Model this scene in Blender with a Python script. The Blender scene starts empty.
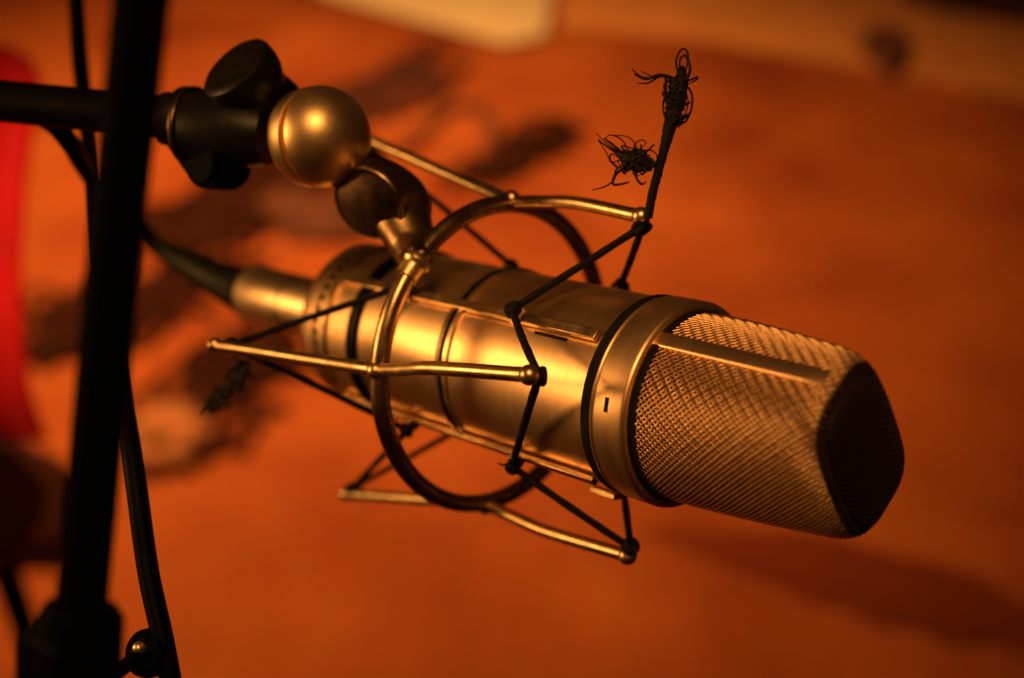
import bpy, math, random
from mathutils import Vector, Matrix, noise
random.seed(7)
R = math.radians
scene = bpy.context.scene
COL = scene.collection
MM = 0.001

# ------------------------------------------------------------------ camera
FPX = 1200.0
PITCH = 35.0
CAM = Vector((0, 0, 1.35))
cam_d = bpy.data.cameras.new('camera')
cam = bpy.data.objects.new('camera', cam_d)
COL.objects.link(cam)
cam.location = CAM
cam.rotation_euler = (R(90 - PITCH), 0, 0)
cam_d.sensor_width = 36
cam_d.lens = FPX / 1024 * 36
cam_d.clip_start = 0.01
cam_d.clip_end = 60
cam_d.dof.use_dof = True
cam_d.dof.focus_distance = 0.312
cam_d.dof.aperture_fstop = 4.8
scene.camera = cam
ROT = Matrix.Rotation(R(90 - PITCH), 3, 'X')


def dirw(x, y, z):
    """camera-frame direction (x right, y down, z forward) -> world"""
    return ROT @ Vector((x, -y, -z))


def W(px, py, d):
    """image point at a depth of d millimetres -> world point in metres"""
    return CAM + dirw((px - 512) / FPX, (py - 339) / FPX, 1.0) * (d * MM)


def WF(px, py, h=0.0):
    """image point -> the floor"""
    d = dirw((px - 512) / FPX, (py - 339) / FPX, 1.0)
    t = (h - CAM.z) / d.z
    return CAM + d * t


# microphone frame (camera-frame millimetres)
P0c = Vector((37.3, 15.322, 329.368))
AX = Vector((0.7036, 0.1730, -0.6892)).normalized()
UX = Vector((-0.66375, -0.18631, -0.72437))
UX = (UX - AX * UX.dot(AX)).normalized()
VX = AX.cross(UX)
P0 = CAM + dirw(*P0c) * MM
aw, uw, vw = dirw(*AX), dirw(*UX), dirw(*VX)
MICM = Matrix(((uw.x, vw.x, aw.x, P0.x), (uw.y, vw.y, aw.y, P0.y), (uw.z, vw.z, aw.z, P0.z), (0, 0, 0, 1)))
MICI = MICM.inverted()


def pol(th, r, z):
    """polar point about the microphone's axis, mm -> local metres"""
    return Vector((r * math.cos(R(th)), r * math.sin(R(th)), z)) * MM


# ------------------------------------------------------------------ mesh helper
class MB:
    def __init__(self):
        self.v = []
        self.f = []

    def tube(self, pts, rad, n=12, closed=False, cap=True, flat=1.0):
        pts = [Vector(p) for p in pts]
        m = len(pts)
        if not hasattr(rad, '__len__'):
            rad = [rad] * m
        base = len(self.v)
        T = []
        for i in range(m):
            if closed:
                t = pts[(i + 1) % m] - pts[i - 1]
            else:
                t = pts[min(i + 1, m - 1)] - pts[max(i - 1, 0)]
            T.append(t.normalized())
        nrm = T[0].orthogonal().normalized()
        for i in range(m):
            nrm = (nrm - T[i] * nrm.dot(T[i]))
            nrm = nrm.normalized() if nrm.length > 1e-9 else T[i].orthogonal().normalized()
            b = T[i].cross(nrm)
            for k in range(n):
                a = 2 * math.pi * k / n
                self.v.append(pts[i] + (nrm * math.cos(a) + b * math.sin(a) * flat) * rad[i])
        rings = m if closed else m - 1
        for i in range(rings):
            j = (i + 1) % m
            for k in range(n):
                l = (k + 1) % n
                self.f.append((base + i * n + k, base + i * n + l, base + j * n + l, base + j * n + k))
        if cap and not closed:
            self.f.append(tuple(base + k for k in range(n - 1, -1, -1)))
            self.f.append(tuple(base + (m - 1) * n + k for k in range(n)))
        return self

    def lathe(self, prof, o=(0, 0, 0), ax=(0, 0, 1), n=96, closed=False):
        """prof: list of (radius, height) along ax"""
        o = Vector(o)
        ax = Vector(ax).normalized()
        e = ax.orthogonal().normalized()
        g = ax.cross(e)
        base = len(self.v)
        for (r, h) in prof:
            for k in range(n):
                a = 2 * math.pi * k / n
                self.v.append(o + ax * h + (e * math.cos(a) + g * math.sin(a)) * max(r, 1e-7))
        m = len(prof)
        for i in range(m if closed else m - 1):
            j = (i + 1) % m
            for k in range(n):
                l = (k + 1) % n
                self.f.append((base + i * n + k, base + i * n + l, base + j * n + l, base + j * n + k))
        if not closed:
            self.f.append(tuple(base + k for k in range(n - 1, -1, -1)))
            self.f.append(tuple(base + (m - 1) * n + k for k in range(n)))
        return self

    def ball(self, c, r, n=20, sc=(1, 1, 1), rough=0.0, seed=0, fr=3.0):
        c = Vector(c)
        base = len(self.v)
        rows = n // 2
        for i in range(rows + 1):
            ph = math.pi * i / rows
            for k in range(n):
                a = 2 * math.pi * k / n
                d = Vector((math.sin(ph) * math.cos(a), math.sin(ph) * math.sin(a), math.cos(ph)))
                q = 1 + (rough * noise.noise(d * fr + Vector((seed, seed * 2.3, 0))) if rough else 0)
                self.v.append(c + Vector((d.x * sc[0], d.y * sc[1], d.z * sc[2])) * r * q)
        for i in range(rows):
            for k in range(n):
                l = (k + 1) % n
                self.f.append((base + i * n + k, base + (i + 1) * n + k, base + (i + 1) * n + l, base + i * n + l))
        return self

    def box(self, c, x, y, z, bev=0.0):
        """c centre, x y z half-extent vectors; bev bevels by octagonal trimming"""
        c, x, y, z = Vector(c), Vector(x), Vector(y), Vector(z)
        base = len(self.v)
        for k in (-1, 1):
            for (i, j) in ((-1, -1), (1, -1), (1, 1), (-1, 1)):
                self.v.append(c + x * i + y * j + z * k)
        for q in ((3, 2, 1, 0), (4, 5, 6, 7), (0, 1, 5, 4), (1, 2, 6, 5), (2, 3, 7, 6), (3, 0, 4, 7)):
            self.f.append(tuple(base + t for t in q))
        return self

    def build(self, name, mat, parent=None, sharp=35, M=None, bevel=None):
        """vertices are in the parent's local metres (or world if M is None and no parent)"""
        me = bpy.data.meshes.new(name)
        me.from_pydata([tuple(p) for p in self.v], [], self.f)
        me.update()
        me.polygons.foreach_set('use_smooth', [True] * len(me.polygons))
        me.set_sharp_from_angle(angle=R(sharp))
        me.materials.append(mat)
        o = bpy.data.objects.new(name, me)
        COL.objects.link(o)
        if parent:
            o.parent = parent
        if bevel:
            b = o.modifiers.new('bevel', 'BEVEL')
            b.width = bevel
            b.segments = 2
            b.limit_method = 'ANGLE'
        return o


def thing(name, label, cat, M=None, loc=None, group=None):
    o = bpy.data.objects.new(name, None)
    o.empty_display_size = 0.01
    COL.objects.link(o)
    if M is not None:
        o.matrix_world = M
    if loc is not None:
        o.location = loc
    o['label'] = label
    o['category'] = cat
    if group:
        o['group'] = group
    return o


def tag(o, label, cat, group=None):
    o['label'] = label
    o['category'] = cat
    if group:
        o['group'] = group
    return o


def bez(pts, k=10):
    """Catmull-Rom through pts"""
    P = [Vector(p) for p in pts]
    P = [P[0] * 2 - P[1]] + P + [P[-1] * 2 - P[-2]]
    out = []
    for i in range(1, len(P) - 2):
        for s in range(k):
            t = s / k
            a, b, c, d = P[i - 1], P[i], P[i + 1], P[i + 2]
            out.append(0.5 * ((2 * b) + (c - a) * t + (2 * a - 5 * b + 4 * c - d) * t * t + (-a + 3 * b - 3 * c + d) * t ** 3))
    out.append(P[-2])
    return out


# ------------------------------------------------------------------ materials
def mat(name, base, metal=0.0, rough=0.5, var=0.0, vscale=400, bump=0.0, bscale=900, rvar=0.0, stretch=None, spec=0.5, col2=None, grime=None, coat=0.0):
    m = bpy.data.materials.new(name)
    m.use_nodes = True
    nt = m.node_tree
    b = nt.nodes['Principled BSDF']
    b.inputs['Base Color'].default_value = (*base, 1)
    b.inputs['Metallic'].default_value = metal
    b.inputs['Roughness'].default_value = rough
    b.inputs['Specular IOR Level'].default_value = spec
    if coat:
        b.inputs['Coat Weight'].default_value = coat
        b.inputs['Coat Roughness'].default_value = 0.15
    tc = nt.nodes.new('ShaderNodeTexCoord')
    mp = nt.nodes.new('ShaderNodeMapping')
    nt.links.new(tc.outputs['Object'], mp.inputs[0])
    if stretch:
        mp.inputs['Scale'].default_value = stretch

    def nz(scale, detail=4, rough_=0.6):
        n = nt.nodes.new('ShaderNodeTexNoise')
        n.inputs['Scale'].default_value = scale
        n.inputs['Detail'].default_value = detail
        n.inputs['Roughness'].default_value = rough_
        nt.links.new(mp.outputs[0], n.inputs['Vector'])
        return n
    if var or col2:
        n = nz(vscale, 5)
        r = nt.nodes.new('ShaderNodeValToRGB')
        c2 = col2 if col2 else tuple(c * (1 - var) for c in base)
        r.color_ramp.elements[0].color = (*c2, 1)
        r.color_ramp.elements[1].color = (*base, 1)
        r.color_ramp.elements[0].position = 0.35
        r.color_ramp.elements[1].position = 0.62
        nt.links.new(n.outputs['Fac'], r.inputs['Fac'])
        nt.links.new(r.outputs['Color'], b.inputs['Base Color'])
    if rvar:
        n = nz(vscale * 0.35, 8, 0.7)
        mr = nt.nodes.new('ShaderNodeMapRange')
        mr.inputs['From Min'].default_value = 0.3
        mr.inputs['From Max'].default_value = 0.7
        mr.inputs['To Min'].default_value = max(rough - rvar, 0.03)
        mr.inputs['To Max'].default_value = rough + rvar
        nt.links.new(n.outputs['Fac'], mr.inputs['Value'])
        nt.links.new(mr.outputs['Result'], b.inputs['Roughness'])
    if bump:
        n = nz(bscale, 3)
        bp = nt.nodes.new('ShaderNodeBump')
        bp.inputs['Strength'].default_value = bump
        bp.inputs['Distance'].default_value = 0.0002
        nt.links.new(n.outputs['Fac'], bp.inputs['Height'])
        nt.links.new(bp.outputs['Normal'], b.inputs['Normal'])
    return m


NICK = (0.88, 0.57, 0.29)
m_body = mat('satin_nickel', NICK, 1.0, 0.40, var=0.06, vscale=120, rvar=0.03, bump=0.12, bscale=1500, stretch=(1, 1, 6))
m_cage = mat('worn_nickel', (0.76, 0.52, 0.26), 1.0, 0.36, var=0.35, vscale=260, rvar=0.10, bump=0.15, bscale=1200)
m_ring = mat('dull_ring_nickel', (0.52, 0.34, 0.17), 1.0, 0.30, var=0.35, vscale=260, rvar=0.08, bump=0.15, bscale=1200)
m_ball = mat('satin_ball', (0.80, 0.54, 0.25), 1.0, 0.40, var=0.12, vscale=150, rvar=0.05, bump=0.15, bscale=2500)
m_dark = mat('dark_bronze', (0.32, 0.20, 0.10), 1.0, 0.38, var=0.5, vscale=140, rvar=0.12, bump=0.2, bscale=900)
m_black = mat('black_paint', (0.003, 0.0025, 0.002), 0.0, 0.42, spec=0.1, var=0.3, vscale=200, bump=0.25, bscale=1500)
m_clamp = mat('black_moulded_plastic', (0.009, 0.007, 0.004), 0.0, 0.36, spec=0.25, var=0.3, vscale=200, bump=0.35, bscale=2600)
m_matte = mat('matte_black', (0.0008, 0.0007, 0.0006), 0.0, 0.6, spec=0.02)
m_gap = mat('black_gap', (0.006, 0.005, 0.004), 0.0, 0.7, spec=0.2)
m_cord = mat('black_elastic', (0.007, 0.005, 0.004), 0.0, 0.75, var=0.5, vscale=900, bump=0.9, bscale=1800, spec=0.2)
m_fray = mat('frayed_thread', (0.025, 0.018, 0.012), 0.0, 0.8, var=0.4, vscale=900, spec=0.2)
m_wire = mat('grille_wire', (0.86, 0.52, 0.24), 1.0, 0.40, var=0.25, vscale=500)
m_wire_shade = mat('shaded_wire', (0.03, 0.015, 0.006), 0.6, 0.6, spec=0.2)  # grille wire with the unlit end's shade put into its colour
m_liner = mat('grille_liner', (0.26, 0.13, 0.045), 0.8, 0.5, var=0.5, vscale=2500)
m_boot = mat('rubber_boot', (0.012, 0.010, 0.003), 0.0, 0.5, spec=0.25, var=0.3, vscale=150, bump=0.3, bscale=1000)
m_shell = mat('connector_shell', (0.92, 0.66, 0.36), 1.0, 0.42, var=0.12, vscale=180, rvar=0.06)
m_cable = mat('cable_jacket', (0.0015, 0.0013, 0.001), 0.0, 0.5, spec=0.05, var=0.3, vscale=150, bump=0.2)

# ------------------------------------------------------------------ the microphone
mic = thing('studio_microphone', 'large brass toned studio condenser microphone held in the spider shock mount', 'microphone', M=MICM)


def ringprof(r0, r1, z0, z1, b=0.3):
    """closed rectangular section, chamfered outer edges (mm)"""
    return [(x * MM, y * MM) for x, y in ((r0, z0), (r1 - b, z0), (r1 - b * .3, z0 + b * .3), (r1, z0 + b), (r1, z1 - b), (r1 - b * .3, z1 - b * .3), (r1 - b, z1), (r0, z1))]


def lp(pr):
    return [(a * MM, b * MM) for a, b in pr]


MB().lathe(lp([(12, -127.4), (24.6, -127.4), (25.6, -127.1), (26.4, -126), (27.0, -123), (27.1, -118.6), (26.3, -118.2), (26.3, -116.2),
               (27.1, -115.8), (27.1, -56.0), (26.5, -55.7), (26.5, -54.3), (27.1, -54.0), (27.1, -0.4), (26.6, 0), (22, 0)])
           ).build('body_tube', m_body, mic)
# ventilation slots round the tail
sl = MB()
for k in range(44):
    t = 360 / 44 * k
    e, g = pol(t, 1, 0).normalized(), pol(t + 90, 1, 0).normalized()
    sl.box(pol(t, 26.5, -117.2), e * 0.55 * MM, g * 1.15 * MM, Vector((0, 0, 0.75)) * MM)
sl.build('vent_slots', m_gap, mic)
MB().lathe(ringprof(24, 28.0, 0.05, 2.9, 0.4), closed=True).build('rubber_gasket', m_gap, mic)
MB().lathe(lp([(24, 2.95), (27.4, 2.95), (27.9, 3.2), (28.1, 3.8), (27.75, 4.3), (27.75, 4.7), (28.15, 5.0), (28.15, 13.4), (27.9, 14.1), (27.2, 14.6), (26.3, 14.7), (25.2, 14.2), (24, 13.9)]),
           closed=True).build('collar', m_body, mic)
# small cut notch and screw on the collar
nb = MB()
for dt, dz, ht, hz in ((0, 0, 1.9, 0.5),):
    t = 10.5 + dt
    e, g = pol(t, 1, 0).normalized(), pol(t + 90, 1, 0).normalized()
    nb.box(pol(t, 28.0, 8.8 + dz), e * 0.35 * MM, g * ht * MM, Vector((0, 0, hz)) * MM)
nb.build('pattern_mark', m_gap, mic)
MB().lathe(ringprof(23, 25.9, 13.4, 16.2, 0.3), closed=True).build('grille_seat', m_gap, mic)

# head grille: round at the collar, wedge at the end
TH0 = -34.0
ZB, ZE = 15.4, 66.0
TAB = {}


def section(f, z, off=0.0):
    Wd = 25.0 - 1.0 * f + off
    H = 25.0 + (15.3 - 25.0) * (f ** 1.05) + off
    n = 2.0 + 1.6 * f
    pts = []
    for i in range(360):
        a = 2 * math.pi * i / 360
        r = ((abs(math.cos(a)) / Wd) ** n + (abs(math.sin(a)) / H) ** n) ** (-1 / n)
        pts.append((r * math.cos(a), r * math.sin(a)))
    L = [0]
    for i in range(360):
        p, q = pts[i], pts[(i + 1) % 360]
        L.append(L[-1] + math.hypot(p[0] - q[0], p[1] - q[1]))
    return pts, L


import bisect


def sec_point(tab, s, z):
    pts, L = tab
    s = (s % 1.0) * L[-1]
    i = min(bisect.bisect_right(L, s) - 1, 359)
    t = (s - L[i]) / max(L[i + 1] - L[i], 1e-9)
    p, q = pts[i], pts[(i + 1) % 360]
    x, y = p[0] + (q[0] - p[0]) * t, p[1] + (q[1] - p[1]) * t
    c, s_ = math.cos(R(TH0)), math.sin(R(TH0))
    return Vector((x * c - y * s_, x * s_ + y * c, z)) * MM


NZ = 130
tabs = []
zs = []
for i in range(NZ + 1):
    f = i / NZ
    z = ZB - 1.5 + (ZE - ZB + 1.5) * f
    ff = max(0, (z - ZB) / (ZE - ZB))
    # round the shoulder over near the end
    sh = max(0, (z - (ZE - 8.0)) / 8.0)
    tabs.append((ff, z, 1 - (1 - math.sqrt(max(0, 1 - sh * sh * 0.96))) * 0.19))
    zs.append(z)
wt = [section(a[0], a[1]) for a in tabs]
grille = MB()
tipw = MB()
NW = 92
FM = -1
for fam in (-1, 1):
    for w in range(NW):
        pts = []
        for i in range(NZ + 1):
            z = zs[i]
            s = w / NW + fam * (z - ZB) / 163.0
            p = sec_point(wt[i], s, z)
            sc = tabs[i][2]
            rad = Vector((p.x, p.y, 0))
            ph = math.pi * (NW * 2 * (z - ZB) / 163.0) + math.pi * w
            und = 0.10 * MM * math.cos(ph + (0 if fam > 0 else math.pi)) + (0.10 if fam == FM else -0.12) * MM
            rad = rad * sc + rad.normalized() * und
            pts.append(Vector((rad.x, rad.y, p.z)))
        wr = (0.31 if fam == FM else 0.22) * MM
        kc = NZ - 4
        grille.tube(pts[:kc + 1], wr, n=6, cap=False)
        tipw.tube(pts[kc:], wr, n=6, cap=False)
tipw.build('grille_shoulder_mesh', m_wire_shade, mic, sharp=180)
gm = grille.build('grille_mesh', m_wire, mic, sharp=180)
# closed liner just under the wire
ln = MB()
off_t = [section(a[0], a[1], -0.75) for a in tabs]
NS = 120
rows = []
for i in range(0, NZ + 1, 5):
    sc = tabs[i][2]
    row = []
    for k in range(NS):
        p = sec_point(off_t[i], k / NS, zs[i])
        row.append(Vector((p.x * sc, p.y * sc, p.z)))
    rows.append(row)
for q in (0.85, 0.02):
    last = rows[25 if len(rows) > 26 else len(rows) - 1]
    rows.append([Vector((p.x * q, p.y * q, (ZE - 1.0) * MM)) for p in rows[NZ // 5]])
b0 = len(ln.v)
for row in rows:
    ln.v += row
for i in range(len(rows) - 1):
    for k in range(NS):
        l = (k + 1) % NS
        ln.f.append((b0 + i * NS + k, b0 + i * NS + l, b0 + (i + 1) * NS + l, b0 + (i + 1) * NS + k))
ln.build('grille_liner', m_liner, mic, sharp=60)
# wire over the end cap
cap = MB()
c0, s0 = math.cos(R(TH0)), math.sin(R(TH0))


def inside(x, y, k=0.835):
    n = 3.6
    return (abs(x) / (24 * k)) ** n + (abs(y) / (15.3 * k)) ** n < 1


def capz(x, y):
    q = ((abs(x) / 24) ** 3.6 + (abs(y) / 15.3) ** 3.6) ** (1 / 3.6)
    return ZE + 3.4 * math.sqrt(max(0, 1 - (q / 0.845) ** 2))


for fam in (-1, 1):
    k = -44
    while k < 44:
        run = []
        t = -40
        while t < 40:
            x, y = (t + k) / math.sqrt(2), fam * (t - k) / math.sqrt(2)
            if inside(x, y):
                run.append(Vector((x * c0 - y * s0, x * s0 + y * c0, capz(x, y))) * MM)
            t += 0.7
        if len(run) > 2:
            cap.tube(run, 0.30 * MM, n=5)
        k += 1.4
cap.build('grille_end_mesh', m_wire_shade, mic, sharp=180)
# smooth dark backing dome under the end wires
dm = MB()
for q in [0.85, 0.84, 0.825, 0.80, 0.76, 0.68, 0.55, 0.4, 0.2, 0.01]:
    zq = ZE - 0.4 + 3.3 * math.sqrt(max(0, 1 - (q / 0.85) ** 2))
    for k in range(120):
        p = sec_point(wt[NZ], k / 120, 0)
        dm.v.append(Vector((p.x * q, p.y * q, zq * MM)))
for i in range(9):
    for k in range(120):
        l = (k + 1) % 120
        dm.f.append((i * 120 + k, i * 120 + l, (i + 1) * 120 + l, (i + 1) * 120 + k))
dm.build('end_backing', m_wire_shade, mic, sharp=180)
# the flat reinforcing strip: up one narrow side, across the end, down the other
path = []
for i in range(0, NZ + 1, 5):
    sc = tabs[i][2]
    path.append((wt[i][0][0][0] * sc + 0.35, zs[i]))
xe = path[-1][0]
path += [(xe - 0.5, ZE + 1.0), (xe - 1.3, ZE + 1.7), (xe - 2.6, ZE + 2.1), (xe - 8, ZE + 2.3), (0, ZE + 2.5)]
path += [(-x, z) for x, z in reversed(path[:-1])]
st = MB()
HWD, TK = 2.3, 0.6
nrmls = []
for i, (x, z) in enumerate(path):
    a_, b_ = path[max(i - 1, 0)], path[min(i + 1, len(path) - 1)]
    tx, tz = b_[0] - a_[0], b_[1] - a_[1]
    l = math.hypot(tx, tz) or 1
    nrmls.append((tz / l, -tx / l))
prof = [(-3.0, -TK * 2), (-2.9, 0.1 * TK), (-2.6, TK * .6), (-2.2, TK * .85), (0, TK * 1.2), (HWD - .8, TK * 1.1), (HWD - .35, TK * .9), (HWD, 0.25 * TK), (HWD, -TK)]
for i, (x, z) in enumerate(path):
    nx, nz_ = nrmls[i]
    for (w, h) in prof:
        X, Y, Z = x + nx * h, w, z + nz_ * h
        st.v.append(Vector((X * c0 - Y * s0, X * s0 + Y * c0, Z)) * MM)
n = len(prof)
npth = len(path)
cut = NZ // 5 - 2
for nm, lo, hi, mm_ in (('grille_band', 0, cut, m_body), ('grille_band', npth - 1 - cut, npth - 1, m_body)):
    sb = MB()
    sb.v = st.v[lo * n:(hi + 1) * n]
    for i in range(hi - lo):
        for k in range(n):
            l = (k + 1) % n
            sb.f.append((i * n + k, i * n + l, (i + 1) * n + l, (i + 1) * n + k))
    sb.build(nm, mm_, mic, sharp=60)


# ------------------------------------------------------------------ the shock mount
sm = thing('shock_mount', 'brass wire spider shock mount with black elastic cords around the microphone', 'shock mount', M=MICM)
RR, ZR = 46.8, -58.7
STR = (-24.0, 66.0, 156.0, -114.0)
# inner basket: four flat bars, two hoops
for k, t in enumerate(STR):
    e, g = pol(t, 1, 0).normalized(), pol(t + 90, 1, 0).normalized()
    b = MB()
    for (z0, z1) in ((-111, -75.2), (-74.6, -30.5), (-29.6, -1.2)):
        b.box(pol(t, 28.5, (z0 + z1) / 2), e * 0.75 * MM, g * 1.5 * MM, Vector((0, 0, (z1 - z0) / 2)) * MM)
    o = b.build('basket_bar', m_cage, sm, bevel=0.00025)
    for zz in (-30, -76):
        lg = MB()
        lg.box(pol(t, 29.6, zz), e * 1.1 * MM, g * 2.4 * MM, Vector((0, 0, 1.3)) * MM)
        lg.tube([pol(t, 29.5, zz), pol(t, 32.0, zz), pol(t, 33.0, zz + (1 if zz > -50 else -1))], [1.1 * MM, .9 * MM, 1.1 * MM], n=10)
        lg.build('cord_hook', m_cage, sm, bevel=0.0002)
MB().lathe(ringprof(27.2, 28.5, -99.2, -95.2, 0.3), closed=True).build('basket_hoop', m_black, sm)
MB().lathe(ringprof(27.2, 27.75, -57.6, -52.4, 0.25), closed=True).build('basket_hoop', m_cage, sm)
MB().lathe(ringprof(27.3, 28.0, -55.8, -54.2, 0.2), closed=True).build('hoop_liner', m_black, sm)
MB().lathe(ringprof(27.2, 28.3, -113.0, -111.0, 0.3), closed=True).build('basket_hoop', m_cage, sm)
# slot beside the near bar
t = -18.5
e, g = pol(t, 1, 0).normalized(), pol(t + 90, 1, 0).normalized()
MB().box(pol(t, 27.1, -17), e * 0.25 * MM, g * 0.45 * MM, Vector((0, 0, 6)) * MM).build('slot', m_gap, sm)

# outer ring
MB().tube([pol(360 * k / 120, RR, ZR) for k in range(120)], 2.75 * MM, n=20, closed=True).build('outer_ring', m_ring, sm)
# rods: (rear angle, ring angle, front angle, rear r, rear z, front r, front z)
RODS = [(17.4, 15.3, 3.2, 63, -118.7, 48, -0.8), (-73.2, -75.5, -78.5, 62.5, -129, 48, -10.5),
        (103.0, 103.5, 107.6, 63, -128, 48, -3.5), (-164.7, -164.7, -166, 63, -129, 48, -5)]
fr, re = [], []
for (tr, tg, tf, rr, zr, rf, zf) in RODS:
    ro = RR + 0.6
    A_, N_, B_ = pol(tr, rr, zr), pol(tg, ro, ZR), pol(tf, rf, zf)
    M1 = pol(tg + (tf - tg) * 0.28, 48.6, ZR + 13)
    M2 = pol(tg + (tf - tg) * 0.55, 49.4, ZR + 26)
    pts = [A_.lerp(N_, i / 8) for i in range(8)] + bez([N_, M1, M2, B_], 8)
    b = MB().tube(pts, 1.95 * MM, n=16)
    rod = b.build('cage_rod', m_cage, sm)
    MB().ball(A_, 2.5 * MM, 24).build('ball_end', m_cage, rod)
    MB().ball(B_, 2.7 * MM, 24).build('ball_end', m_cage, rod)
    MB().ball(N_ + pol(tg, 0.8, 0), 2.7 * MM, 24).build('ring_joint', m_cage, rod)
    # collar where the rod takes the cord
    d = (B_ - M2).normalized()
    fr.append(B_ + d * 1.0 * MM - pol(tf, 2.6, 0))
    re.append(A_ + (N_ - A_).normalized() * 3.2 * MM - pol(tr, 2.4, 0))
    for c_, dd in ((B_, -d), (A_, (N_ - A_).normalized())):
        MB().tube([c_ + dd * 2.2 * MM, c_ + dd * 4.6 * MM], 2.0 * MM, n=16).build('rod_collar', m_cage, rod)


# elastic cords zigzag
def cordpts(seq, closed=True):
    out = []
    n = len(seq)
    for i in range(n if closed else n - 1):
        a_, b_ = seq[i], seq[(i + 1) % n]
        for s in range(14):
            t = s / 14
            sag = math.sin(math.pi * t) * 0.0003
            out.append(a_.lerp(b_, t) + Vector((random.uniform(-1, 1), random.uniform(-1, 1), random.uniform(-1, 1))) * 0.00004 + (b_ - a_).orthogonal().normalized() * sag)
    return out


Pn = [pol(t, 32.2, -30) for t in STR]
Qn = [pol(t, 32.2, -76) for t in STR]
order_f = [fr[1], Pn[0], fr[0], Pn[1], fr[2], Pn[2], fr[3], Pn[3]]
order_r = [re[1], Qn[0], re[0], Qn[1], re[2], Qn[2], re[3], Qn[3]]
for seq in (order_f, order_r):
    pts = cordpts(seq)
    rad = [1.08 * MM * (1 + 0.05 * math.sin(i * 1.7)) for i in range(len(pts))]
    cd = MB().tube(pts, rad, n=12, closed=True).build('elastic_cord', m_cord, sm)
    for i, p in enumerate(seq):
        ax_ = (seq[i - 1] + seq[(i + 1) % 8] - p * 2).normalized()
        big = 0.78 if i % 2 == 0 else 0.62
        w = MB()
        side = (seq[(i + 1) % 8] - seq[i - 1]).normalized()
        nn = ax_.cross(side).normalized()
        for q in range(2):
            c_ = p + ax_ * (0.4 - 0.2 * q) * MM + nn * (q - 0.5) * 1.8 * MM
            w.tube([c_ + (ax_ * math.cos(a) + side * math.sin(a)) * 2.3 * big * MM for a in [2 * math.pi * k / 16 for k in range(16)]], 0.95 * MM, n=10, closed=True)
        w.build('cord_wrap', m_cord, cd)


def LW(px, py, d):
    return MICI @ W(px, py, d)


def strand(b, pp, d=322, r=0.35, n=6, k=8, taper=True, jit=1.5):
    r *= random.choice((0.45, 0.65, 0.9))
    """pp: list of (px, py[, ddepth])"""
    pts = [LW(p[0], p[1], d + (p[2] if len(p) > 2 else random.uniform(-jit, jit))) for p in pp]
    pts = bez(pts, k)
    m = len(pts)
    rad = [(r * (1 - 0.55 * (i / m) ** 2) if taper else r) * MM for i in range(m)]
    b.tube(pts, rad, n=n)


# standing cord end above the top front rod, with its frayed knots
b = MB()
pts = bez([LW(648, 218, 321), LW(652, 196, 320), LW(658, 172, 319), LW(665, 146, 319), LW(671, 122, 319), LW(677, 100, 319), LW(681, 80, 319), LW(682, 66, 319)], 10)
rr_ = [1.25, 1.2, 1.2, 1.35, 1.9, 2.6, 1.9, 0.7]
b.tube(pts, [(rr_[min(i // 10, 7)] + (rr_[min(i // 10 + 1, 7)] - rr_[min(i // 10, 7)]) * (i % 10) / 10) * MM * random.uniform(.93, 1.07) for i in range(len(pts))], n=12)
b.build('cord_end', m_cord, sm)
b = MB()
for pp in ([(681, 82), (676, 62), (682, 49), (688, 54), (686, 70), (682, 84)], [(684, 84), (690, 70), (686, 56), (680, 60), (680, 78)],
           [(678, 80), (664, 75), (650, 78), (640, 76), (632, 69)], [(678, 82), (662, 76), (648, 83), (637, 83)], [(676, 80), (660, 75), (646, 79), (634, 74)],
           [(680, 84), (665, 77), (652, 76), (641, 71)], [(680, 82), (690, 80), (697, 77), (696, 80), (688, 84)],
           [(684, 84), (691, 92), (692, 106), (686, 121), (677, 124), (675, 118)], [(683, 88), (688, 100), (685, 114), (677, 121), (672, 112)],
           [(670, 80), (664, 86), (668, 96), (674, 92)], [(666, 78), (666, 96), (670, 112), (678, 118)], [(672, 92), (664, 100), (664, 114), (669, 124)]):
    strand(b, pp, 319, 0.52)
for i in range(30):
    x, y = random.uniform(669, 684), random.uniform(80, 122)
    strand(b, [(x, y), (x + random.uniform(-7, 7), y + random.uniform(-9, 9)), (x + random.uniform(-7, 7), y + random.uniform(-9, 9)), (x + random.uniform(-8, 8), y + random.uniform(-8, 8))], 318, 0.55, jit=2.2)
b.build('frayed_knot', m_fray, sm)
b = MB()
b.ball(LW(630, 160, 320), 2.6 * MM, 16, rough=0.5, seed=3)
b.ball(LW(638, 157, 320), 2.4 * MM, 16, rough=0.6, seed=5)
b.ball(LW(647, 164, 320), 2.0 * MM, 16, rough=0.5, seed=8)
for pp in ([(630, 160), (618, 152), (606, 143), (596, 133)], [(628, 162), (612, 150), (602, 143), (598, 139)], [(628, 158), (614, 146), (604, 138)],
           [(632, 158), (622, 140), (610, 135), (606, 138)], [(634, 158), (636, 146), (628, 137), (614, 135)], [(636, 158), (634, 146), (641, 140), (646, 143), (641, 148)],
           [(626, 164), (616, 170), (614, 180), (604, 187), (592, 190)], [(628, 166), (616, 174), (613, 184), (622, 184), (629, 182)], [(618, 168), (610, 160), (612, 154), (622, 158)],
           [(638, 164), (636, 176), (641, 184), (646, 182)], [(646, 164), (656, 162), (662, 175), (658, 178)], [(640, 152), (650, 150), (657, 156), (654, 168)],
           [(624, 158), (612, 162), (606, 152), (598, 140)]):
    strand(b, pp, 320, 0.48)
for i in range(34):
    x, y = random.uniform(622, 650), random.uniform(150, 170)
    strand(b, [(x, y), (x + random.uniform(-8, 8), y + random.uniform(-8, 8)), (x + random.uniform(-8, 8), y + random.uniform(-9, 9)), (x + random.uniform(-9, 9), y + random.uniform(-9, 9))], 319, 0.5, jit=2.2)
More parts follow.
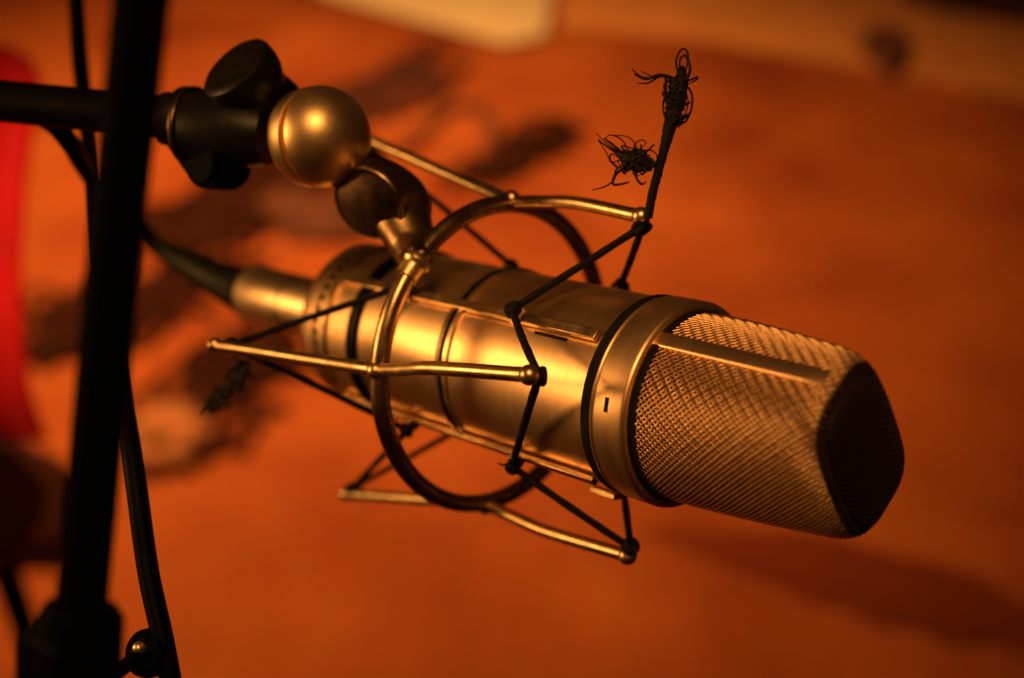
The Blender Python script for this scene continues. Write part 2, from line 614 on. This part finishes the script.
b.build('frayed_knot', m_fray, sm)
# loose end tied at the near rear rod
b = MB()
pts = bez([LW(246, 362, 371), LW(240, 374, 370), LW(228, 386, 370), LW(219, 399, 370), LW(215, 408, 370)], 8)
b.tube(pts, [(1.5 + 0.7 * noise.noise(Vector((i * .7, 0, 0)))) * MM for i in range(len(pts))], n=10)
for i in range(64):
    t = random.random()
    x, y = 246 - 31 * t, 364 + 42 * t
    strand(b, [(x, y), (x + random.uniform(-6, 6), y + random.uniform(-6, 6)), (x + random.uniform(-15, 12), y + random.uniform(-9, 12)), (x + random.uniform(-16, 12), y + random.uniform(-8, 14))], 370, 0.8, jit=2)
b.build('frayed_knot', m_fray, sm)
# short tails at the lower front rod
for pp, dd in (([(628, 555), (634, 548), (636, 556), (630, 562)], 338), ([(514, 460), (504, 465), (498, 463)], 334)):
    b = MB()
    strand(b, pp, dd, 0.8)
    b.build('cord_tail', m_cord, sm)
# lug on the far side of the basket
e, g = pol(100, 1, 0).normalized(), pol(190, 1, 0).normalized()
MB().box(pol(100, 30.2, -9.5), e * 0.9 * MM, g * 1.8 * MM, Vector((0, 0, 4.6)) * MM).build('basket_lug', m_cage, sm, bevel=0.0003)


def dl(x, y, z):
    """camera-frame direction -> mount-local direction"""
    return (MICI.to_3x3() @ dirw(x, y, z)).normalized()


# swivel arm from the ring up to the ball
arm = MB()
S0 = LW(326, 140, 356)
D0 = LW(384, 200, 352)
T0 = pol(-24.5, RR, ZR)
arm.tube(bez([S0, S0.lerp(D0, .55), D0 + dl(.6, -.2, 0) * 3 * MM, LW(403, 222, 349), LW(412, 244, 345), T0 - dl(0, 1, 0) * 1 * MM], 8),
         [(7.5 + min(i, 18) / 18 * 2.1 if i < 20 else 9.6 - (i - 20) * 0.23) * MM for i in range(41)], n=28, flat=0.85)
arm.build('swivel_arm', m_dark, sm)
da = dl(-.42, .48, -.77)
MB().lathe(lp([(0.1, -5), (9.5, -5), (11.2, -4), (11.6, -2), (11.6, 2.2), (11.2, 3.0), (10.7, 3.3), (10.2, 3.1), (9.6, 3.2), (8.0, 3.9), (5, 4.6), (2.5, 4.9), (0.1, 5.0)]),
           o=LW(373, 200, 346), ax=da, n=64).build('swivel_disc', m_dark, sm)
up = (T0 - LW(421, 210, 342)).normalized()
MB().lathe(lp([(2, -3.4), (4.0, -3.2), (4.4, -2.6), (4.4, -1.2), (3.7, -.4), (3.5, .6), (3.4, 4), (2, 4.4)]), o=pol(-23, RR, ZR),
           ax=pol(66, 1, 0), n=40).build('ring_collar', m_cage, sm)
# ball of the swivel
bd = dl(0.74, 0.05, -0.66)
prof = [(0.1, -8.6), (9.5, -8.6), (12.2, -8.0), (13.6, -6.6), (14.2, -4.8), (14.4, -2.5), (14.45, -0.7), (14.2, -0.3), (12.6, -0.1), (12.6, 1.5), (14.2, 1.7), (14.5, 2.1)]
prof += [(14.7 * math.cos(R(a)), 0.3 + 14.3 * math.sin(R(a))) for a in range(9, 90, 3)] + [(0.1, 14.62)]
MB().lathe(lp(prof), o=LW(320, 137, 345), ax=bd, n=96).build('swivel_ball', m_ball, sm, sharp=30)

# ------------------------------------------------------------------ boom arm with its clamp
o0 = W(190, 120, 352)
boom = thing('boom_arm', 'black horizontal boom arm with clamp and round knob holding the shock mount', 'boom arm', loc=o0)


def bw(px, py, d):
    return W(px, py, d) - o0


def bl(lst, k=6):
    return bez([bw(*p) for p in lst], k)


MB().tube(bl([(-260, 76, 376), (0, 101, 364), (110, 112, 358), (185, 119, 354)]), 6.4 * MM, n=32).build('boom_tube', m_black, boom)
MB().lathe(lp([(3, 0), (6.6, 0), (7.6, .8), (7.9, 2), (7.9, 14), (7.2, 15), (3, 15)]), o=bw(160, 118, 354.5), ax=(bw(190, 120, 353) - bw(150, 116, 354)), n=48).build('end_sleeve', m_clamp, boom)
cx = (bw(270, 128, 348) - bw(186, 120, 353)).normalized()
MB().lathe(lp([(3, 0), (8.5, 0), (10.0, .8), (10.4, 2), (10.4, 20), (9.6, 23.5), (9.0, 26), (3, 26)]), o=bw(186, 126, 353), ax=cx, n=56).build('clamp_body', m_clamp, boom)


# split ring with lug below
def dcam(x, y, z):
    return dirw(x, y, z).normalized()


MB().lathe(ringprof(9.8, 10.9, -0.3, 1.1, 0.2), o=bw(186, 126, 353), ax=cx, n=56, closed=True).build('clamp_lit_edge', m_dark, boom)  # brighter bronze stands in for light catching the clamp's edge
fl = MB()
pts2 = []
c1, c2 = (184, 124), (210, 162)
outl = []
for k in range(56):
    a = 2 * math.pi * k / 56
    # stadium between ring and lug
    ux, uy = (c2[0] - c1[0]), (c2[1] - c1[1])
    L_ = math.hypot(ux, uy)
    ux, uy = ux / L_, uy / L_
    ca, sa = math.cos(a), math.sin(a)
    cc, rad = (c2, 25) if ca > 0 else (c1, 38)
    x = cc[0] + (ca * ux - sa * uy) * rad
    y = cc[1] + (ca * uy + sa * ux) * rad
    outl.append((x, y))
for sgn in (-1, 1):
    for (x, y) in outl:
        dd = 352 + sgn * 4.2 + (x - 200) * -0.17
        fl.v.append(bw(200 + (x - 200) * 0.62 + (sgn * 7), y, dd))
N_ = len(outl)
fl.f.append(tuple(range(N_ - 1, -1, -1)))
fl.f.append(tuple(range(N_, 2 * N_)))
for k in range(N_):
    fl.f.append((k, (k + 1) % N_, N_ + (k + 1) % N_, N_ + k))
fl.build('clamp_flange', m_matte, boom, bevel=0.0012)
MB().lathe(lp([(.1, -6), (6, -6), (7, -5), (7.3, -3), (7.3, 6), (6.6, 7.4), (5.5, 8), (.1, 8)]), o=bw(217, 165, 354), ax=dcam(.8, .1, -.55), n=36).build('lug_bolt', m_matte, boom)
# knob on top
ka = dcam(-.50, -.57, -.65)
MB().lathe(lp([(.1, -13), (7, -13), (8.2, -11), (9.5, -7), (11.0, -4), (11.6, -1), (11.6, 2), (11.2, 3.2), (10.2, 3.9), (8.5, 4.25), (4, 4.5), (.1, 4.55)]), o=bw(242, 75, 345), ax=ka, n=56).build('clamp_knob', m_clamp, boom)
MB().tube([bw(246, 88, 351), bw(254, 96, 354), bw(280, 110, 354), bw(292, 120, 352)], [10.5 * MM, 11 * MM, 9 * MM, 7 * MM], n=32).build('knob_boss', m_matte, boom)

# ------------------------------------------------------------------ microphone cable with connector
cbl = thing('microphone_cable', 'black cable with shiny brass coloured connector plugged into the microphone tail', 'cable', M=MICM)
E1 = Vector((0, 0, -128)) * MM
E2 = LW(254, 293, 455)
E1b = Vector((0, 0, -120)) * MM
dsh = (E2 - E1).normalized()
Ls = (E2 - E1).length / MM
MB().lathe(lp([(4, 0), (10.2, 0), (10.6, .5), (10.6, Ls * .55), (10.2, Ls * .55 + .4), (10.2, Ls * .55 + 1.2), (10.6, Ls * .55 + 1.6), (10.8, Ls - 1), (10.3, Ls), (4, Ls)]), o=E1, ax=dsh, n=56).build('connector_shell', m_shell, cbl)
bp_ = bez([E2 - dsh * 1.5 * MM, E2 + dsh * 5 * MM, LW(218, 279, 468), LW(186, 262, 474), LW(160, 248, 476), LW(143, 232, 474)], 6)
nb_ = len(bp_)
MB().tube(bp_, [(11.0 - 7.4 * min(1, (i / (nb_ - 1)) * 1.25)) * MM for i in range(nb_)], n=32).build('rubber_boot', m_boot, cbl)
MB().tube(bez([LW(146, 236, 474), LW(132, 222, 468), LW(108, 200, 440), (LW(86, 170, 400)), LW(70, 143, 378), LW(50, 122, 374), LW(20, 112, 376), LW(-40, 108, 380), LW(-220, 100, 392)], 8), 3.1 * MM, n=14).build('cable_jacket', m_cable, cbl)

# ------------------------------------------------------------------ foreground stand
o1 = W(78, 640, 229)
stand = thing('microphone_stand', 'out of focus black stand pole rising in the left foreground', 'microphone stand', loc=o1)


def sw(px, py, d):
    return W(px, py, d) - o1


MB().tube([sw(152, -80, 205), sw(141, 0, 208), sw(110, 300, 219), sw(82, 600, 229)], 4.9 * MM, n=36).build('pole', m_matte, stand)
MB().tube([sw(82, 604, 229), sw(80, 618, 229), sw(76, 690, 231), sw(70, 800, 236)], [6.6 * MM, 8.2 * MM, 8.5 * MM, 8.5 * MM], n=36).build('height_clutch', m_matte, stand)
MB().tube([sw(42, 618, 229), sw(40, 640, 229), sw(36, 700, 232)], [2 * MM, 3.6 * MM, 4.6 * MM], n=24).build('clutch_lug', m_matte, stand)
MB().tube([sw(24, 636, 217), sw(56, 654, 217)], 1.2 * MM, n=14).build('clutch_lever', m_black, stand)
MB().lathe(lp([(.1, -3), (5.5, -3), (6.3, -2), (6.5, 0), (6.2, 1.8), (5, 3), (.1, 3.6)]), o=sw(149, 653, 318), ax=dcam(-.3, -.25, -.9), n=36).build('wing_bolt', m_matte, stand)
MB().tube([sw(78, 700, 250), sw(110, 678, 292), sw(138, 656, 309)], 1.9 * MM, n=14).build('bolt_shaft', m_matte, stand)
MB().ball(sw(139, 648, 308), 1.7 * MM, 16).build('bolt_tip', m_shell, stand)

b = MB().tube(bez([W(66, -120, 445), W(76, 0, 440), W(80, 60, 430), W(90, 150, 410), W(102, 260, 380), W(118, 370, 345), W(134, 470, 328), W(148, 570, 322), W(163, 640, 318), W(178, 720, 315), W(196, 800, 312)], 10), 2.9 * MM, n=16)
o = b.build('stand_cable', m_cable)
tag(o, 'black cable hanging down just behind the blurred stand pole', 'cable')

# ------------------------------------------------------------------ the room behind
def floor_mat():
    m = bpy.data.materials.new('red_brown_carpet')
    m.use_nodes = True
    nt = m.node_tree
    b = nt.nodes['Principled BSDF']
    b.inputs['Roughness'].default_value = 0.9
    b.inputs['Specular IOR Level'].default_value = 0.15
    tc = nt.nodes.new('ShaderNodeTexCoord')
    n1 = nt.nodes.new('ShaderNodeTexNoise')
    n1.inputs['Scale'].default_value = 2.3
    n1.inputs['Detail'].default_value = 3
    n2 = nt.nodes.new('ShaderNodeTexNoise')
    n2.inputs['Scale'].default_value = 45
    n2.inputs['Detail'].default_value = 4
    r = nt.nodes.new('ShaderNodeValToRGB')
    r.color_ramp.elements[0].position = 0.30
    r.color_ramp.elements[0].color = (0.33, 0.060, 0.014, 1)
    r.color_ramp.elements[1].position = 0.68
    r.color_ramp.elements[1].color = (0.60, 0.145, 0.030, 1)
    mx = nt.nodes.new('ShaderNodeMix')
    mx.data_type = 'RGBA'
    mx.blend_type = 'MULTIPLY'
    mx.inputs['Factor'].default_value = 0.45
    nt.links.new(tc.outputs['Object'], n1.inputs['Vector'])
    nt.links.new(tc.outputs['Object'], n2.inputs['Vector'])
    nt.links.new(n1.outputs['Fac'], r.inputs['Fac'])
    nt.links.new(r.outputs['Color'], mx.inputs['A'])
    nt.links.new(n2.outputs['Color'], mx.inputs['B'])
    nt.links.new(mx.outputs['Result'], b.inputs['Base Color'])
    bp = nt.nodes.new('ShaderNodeBump')
    bp.inputs['Strength'].default_value = 0.5
    bp.inputs['Distance'].default_value = 0.01
    nt.links.new(n2.outputs['Fac'], bp.inputs['Height'])
    nt.links.new(bp.outputs['Normal'], b.inputs['Normal'])
    return m


fm = floor_mat()
g_ = MB()
NX = 40
for i in range(NX + 1):
    for j in range(NX + 1):
        x, y = -8 + 16 * i / NX, -4 + 16 * j / NX
        g_.v.append(Vector((x, y, 0)))
for i in range(NX):
    for j in range(NX):
        a_ = i * (NX + 1) + j
        g_.f.append((a_, a_ + NX + 1, a_ + NX + 2, a_ + 1))
o = g_.build('floor', fm)
o['kind'] = 'structure'

m_tan = mat('tan_weave', (0.85, 0.31, 0.08), 0, 0.9, var=0.25, vscale=9)
m_paper = mat('cream_paper', (0.98, 0.72, 0.42), 0, 0.8, var=0.1, vscale=6)
m_brown = mat('brown_felt', (0.11, 0.022, 0.007), 0, 0.95, var=0.5, vscale=8)
m_dkbr = mat('dark_brown_vinyl', (0.05, 0.012, 0.005), 0, 0.9, var=0.4, vscale=20, spec=0.1)
m_grey = mat('brown_grey_canvas', (0.14, 0.034, 0.010), 0, 0.85, var=0.4, vscale=20)
m_faint = mat('floor_shade_brown', (0.20, 0.035, 0.009), 0, 0.9, spec=0.1)  # dark tone of the soft shade streak on the floor
m_red = mat('red_fabric', (0.95, 0.003, 0.001), 0, 0.75, var=0.2, vscale=30)


def sheet(name, poly, h, m, label, cat, thick=0.004):
    b = MB()
    pts = [WF(x, y, h) for x, y in poly]
    n = len(pts)
    for p in pts:
        b.v.append(Vector((p.x, p.y, h)))
    for p in pts:
        b.v.append(Vector((p.x, p.y, h + thick)))
    b.f.append(tuple(range(n - 1, -1, -1)))
    b.f.append(tuple(range(n, 2 * n)))
    for k in range(n):
        b.f.append((k, (k + 1) % n, n + (k + 1) % n, n + k))
    return tag(b.build(name, m), label, cat)


def lump(name, line, r, m, label, cat, flat=0.6, seed=1, group=None, taper=1.5):
    """soft bundle lying on the floor along a line of picture points"""
    P = [WF(x, y, 0) for x, y in line]
    P = bez(P, 8)
    n = len(P)
    b = MB()
    K = 18
    for i, p in enumerate(P):
        t = (P[min(i + 1, n - 1)] - P[max(i - 1, 0)]).normalized()
        s = Vector((t.y, -t.x, 0))
        e = i / (n - 1)
        rr = r * max(0.04, 1 - abs(2 * e - 1) ** taper)
        for k in range(K):
            a = 2 * math.pi * k / K
            q = rr * 1.25 * (1 + 0.6 * noise.noise(Vector((i * .35 + seed, math.cos(a) * 1.3, math.sin(a) * 1.3))))
            b.v.append(Vector((p.x, p.y, 0)) + s * math.cos(a) * q + Vector((0, 0, 1)) * (math.sin(a) * q * flat + rr * flat * 0.9 + 0.002))
    for i in range(n - 1):
        for k in range(K):
            l = (k + 1) % K
            b.f.append((i * K + k, i * K + l, (i + 1) * K + l, (i + 1) * K + k))
    b.f.append(tuple(range(K - 1, -1, -1)))
    b.f.append(tuple((n - 1) * K + k for k in range(K)))
    return tag(b.build(name, m), label, cat, group)


sheet('straw_mat', [(556, -60), (560, 28), (700, 40), (820, 62), (1090, 112), (1100, -60)], 0.003, m_tan, 'tan mat on the floor across the top right corner', 'mat')
sheet('dark_rug', [(905, -40), (900, 2), (960, 14), (1090, 34), (1100, -40)], 0.012, m_brown, 'dark rug lying over the tan mat at the far top right', 'rug')
lump('dark_pouch', [(868, 30), (882, 55), (894, 84)], 0.055, m_grey, 'small dark pouch lying on the edge of the tan mat', 'pouch', seed=4)
def tangle(name, line, spread, passes, m, label, seed, r=0.006, group=None, cat='cable'):
    """one long strand snaking back and forth along a line on the floor"""
    rnd = random.Random(seed)
    P = bez([WF(x, y, 0) for x, y in line], 8)
    n = len(P)
    L = sum((P[i + 1] - P[i]).length for i in range(n - 1))
    k = max(5, int(L / 0.09))
    pts = []
    for q in range(passes):
        off = rnd.gauss(0, spread)
        lo, hi = sorted((rnd.betavariate(1.2, 3), 1 - rnd.betavariate(1.2, 3)))
        idx = [lo + (hi - lo) * t / k for t in range(k + 1)]
        if q % 2:
            idx.reverse()
        for t in idx:
            f = t * (n - 1)
            a_ = min(int(f), n - 2)
            p = P[a_].lerp(P[a_ + 1], f - a_)
            tg = (P[a_ + 1] - P[a_]).normalized()
            sd = Vector((tg.y, -tg.x, 0))
            p = p + sd * (off + rnd.gauss(0, spread * .45)) + tg * rnd.gauss(0, spread * .4)
            p.z = r + rnd.random() * 0.012
            pts.append(p)
    b = MB().tube(bez(pts, 5), r, n=7)
    return tag(b.build(name, m, sharp=180), label, cat, group)


tangle('dark_tangle', [(470, 45), (415, 78), (365, 108), (300, 150)], 0.055, 22, m_brown, 'dark tangled strands on the floor just above and right of the swivel ball', 3)  # loose strands added to blur into soft dark streaks, likewise those below
tangle('dark_tangle', [(470, 190), (520, 158), (590, 125)], 0.055, 22, m_dkbr, 'dark tangled strands on the floor above the cage ring', 4)
tangle('dark_tangle', [(345, 135), (285, 170), (220, 210), (130, 255)], 0.075, 34, m_dkbr, 'dark tangled strands stretching across the floor behind the clamp', 5)
lump('shade_streak', [(640, 530), (780, 560), (900, 592), (1010, 625), (1150, 675)], 0.058, m_faint, 'dark reddish brown strip standing for soft shade on the floor at the lower right', 'shade streak', flat=.10, seed=44, taper=1.6)  # flat dark strip modelled where soft shade crosses the floor
tangle('dark_tangle', [(-30, 380), (60, 335), (140, 300), (260, 230)], 0.065, 26, m_dkbr, 'dark tangled strands on the floor between the red chair and the connector', 7)
tangle('dark_tangle', [(170, 480), (195, 420), (250, 360), (330, 320)], 0.05, 18, m_dkbr, 'dark tangled strands on the floor under the near rear cage rod', 8)
pl = MB().tube([Vector((p.x, p.y, 0.012)) for p in bez([WF(400, 158), WF(425, 135), WF(452, 113), WF(478, 112), WF(492, 130), WF(490, 160)], 8)], 0.016, n=12)
tag(pl.build('cable_loop', m_grey), 'curved loop of thick brown cable above the upper cage rod', 'cable')
lump('folded_cloth', [(290, 245), (315, 225), (348, 205)], 0.11, m_grey, 'brown folded cloth on the floor behind the microphone tail', 'cloth', seed=15, flat=.3)
bb = MB()
c_ = WF(162, 428, 0.04)
bb.ball((c_.x, c_.y, 0.03), 0.062, 36, sc=(1.1, 1.2, .5), rough=0.5, seed=2, fr=2.2)
tag(bb.build('crumpled_cloth', mat('brown_cotton', (0.50, 0.17, 0.05), 0, 0.9, var=0.3, vscale=20)), 'pale crumpled cloth on the floor right of the blurred pole', 'cloth')
lump('dark_box_bag', [(-30, 520), (30, 500), (70, 470)], 0.12, m_dkbr, 'large dark bag on the floor at the lower left edge', seed=41, flat=.5, cat='bag')
sheet('paper_sheet', [(318, -8), (330, -3), (506, 44), (545, 36), (560, -60), (300, -60)], 0.02, m_paper, 'cream paper sheet on the floor cut off by the top edge', 'paper')

# red chair at the far left
o2 = W(-40, 640, 1000)
o2.z = 0
chair = thing('red_chair', 'blurred red padded chair at the left edge behind the boom arm', 'chair', loc=o2)


def cw(px, py, d):
    return W(px, py, d) - o2


b = MB()
rows = [(44, -60, 4), (52, -60, 22), (62, -60, 33), (80, -60, 42), (105, -60, 41), (140, -62, 33), (180, -64, 27), (260, -66, 22), (340, -64, 24), (385, -58, 30), (412, -44, 38), (432, -20, 46), (440, 5, 50)]
K = 24
for (y, xl, xr) in rows:
    cxm, hw = (xl + xr) / 2, (xr - xl) / 2
    for k in range(K):
        a = 2 * math.pi * k / K
        b.v.append(cw(cxm + hw * math.copysign(abs(math.cos(a)) ** .6, math.cos(a)), y, 900 + 22 * math.sin(a)))
for i in range(len(rows) - 1):
    for k in range(K):
        l = (k + 1) % K
        b.f.append((i * K + k, i * K + l, (i + 1) * K + l, (i + 1) * K + k))
b.f.append(tuple(range(K - 1, -1, -1)))
b.f.append(tuple((len(rows) - 1) * K + k for k in range(K)))
b.build('backrest', m_red, chair, sharp=60)
b = MB()
b.ball(cw(-42, 520, 900), 0.060, 28, sc=(1.0, 1.2, 0.65), rough=0.15, seed=6)
b.build('seat', m_brown, chair)
for sx, sd in ((-75, 860), (0, 880), (-75, 960), (5, 950)):
    p = cw(sx, 560, sd)
    q = Vector((p.x, p.y, 0))
    MB().tube([p, q], 0.009, n=12).build('leg', m_matte, chair)

# ------------------------------------------------------------------ light
def area(name, loc, target, size, power, col, sy=None):
    l = bpy.data.lights.new(name, 'AREA')
    l.energy = power
    l.color = col
    l.size = size
    if sy:
        l.shape = 'RECTANGLE'
        l.size_y = sy
    o = bpy.data.objects.new(name, l)
    COL.objects.link(o)
    o.location = loc
    o.rotation_euler = (Vector(target) - Vector(loc)).to_track_quat('-Z', 'Y').to_euler()
    return o


mc = MICM @ (Vector((0, 0, -50)) * MM)
WARM = (1.0, 0.485, 0.145)
def spot(name, loc, target, power, col, ang, blend, rad):
    l = bpy.data.lights.new(name, 'SPOT')
    l.energy = power
    l.color = col
    l.spot_size = R(ang)
    l.spot_blend = blend
    l.shadow_soft_size = rad
    o = bpy.data.objects.new(name, l)
    COL.objects.link(o)
    o.location = loc
    o.rotation_euler = (Vector(target) - Vector(loc)).to_track_quat('-Z', 'Y').to_euler()
    return o


spot('key_lamp', mc + dirw(-.95, -.14, -.16).normalized() * 1.1, mc, 31, WARM, 26, 0.4, 0.20)
spot('front_lamp', mc + dirw(-.04, -.46, -.88).normalized() * 1.5, mc, 52, WARM, 22, 0.4, 0.21)
spot('chair_fill', W(330, -260, 500), W(5, 240, 900), 9, (1.0, 0.42, 0.2), 30, 0.8, 0.05)  # added spot with no visible source, brightens the chair
spot('stage_lamp', Vector((-0.82, 2.2, 2.3)), Vector((-0.56, 2.5, 0)), 410, (1.0, 0.50, 0.15), 100, 1.0, 0.15)

wd = bpy.data.worlds.new('World')
scene.world = wd
wd.use_nodes = True
bg = wd.node_tree.nodes['Background']
bg.inputs[0].default_value = (1.0, 0.36, 0.10, 1)
bg.inputs[1].default_value = 0.02

scene.view_settings.view_transform = 'Standard'
scene.view_settings.look = 'None'
scene.view_settings.exposure = 0
scene.cycles.max_bounces = 6
scene.cycles.use_denoising = True
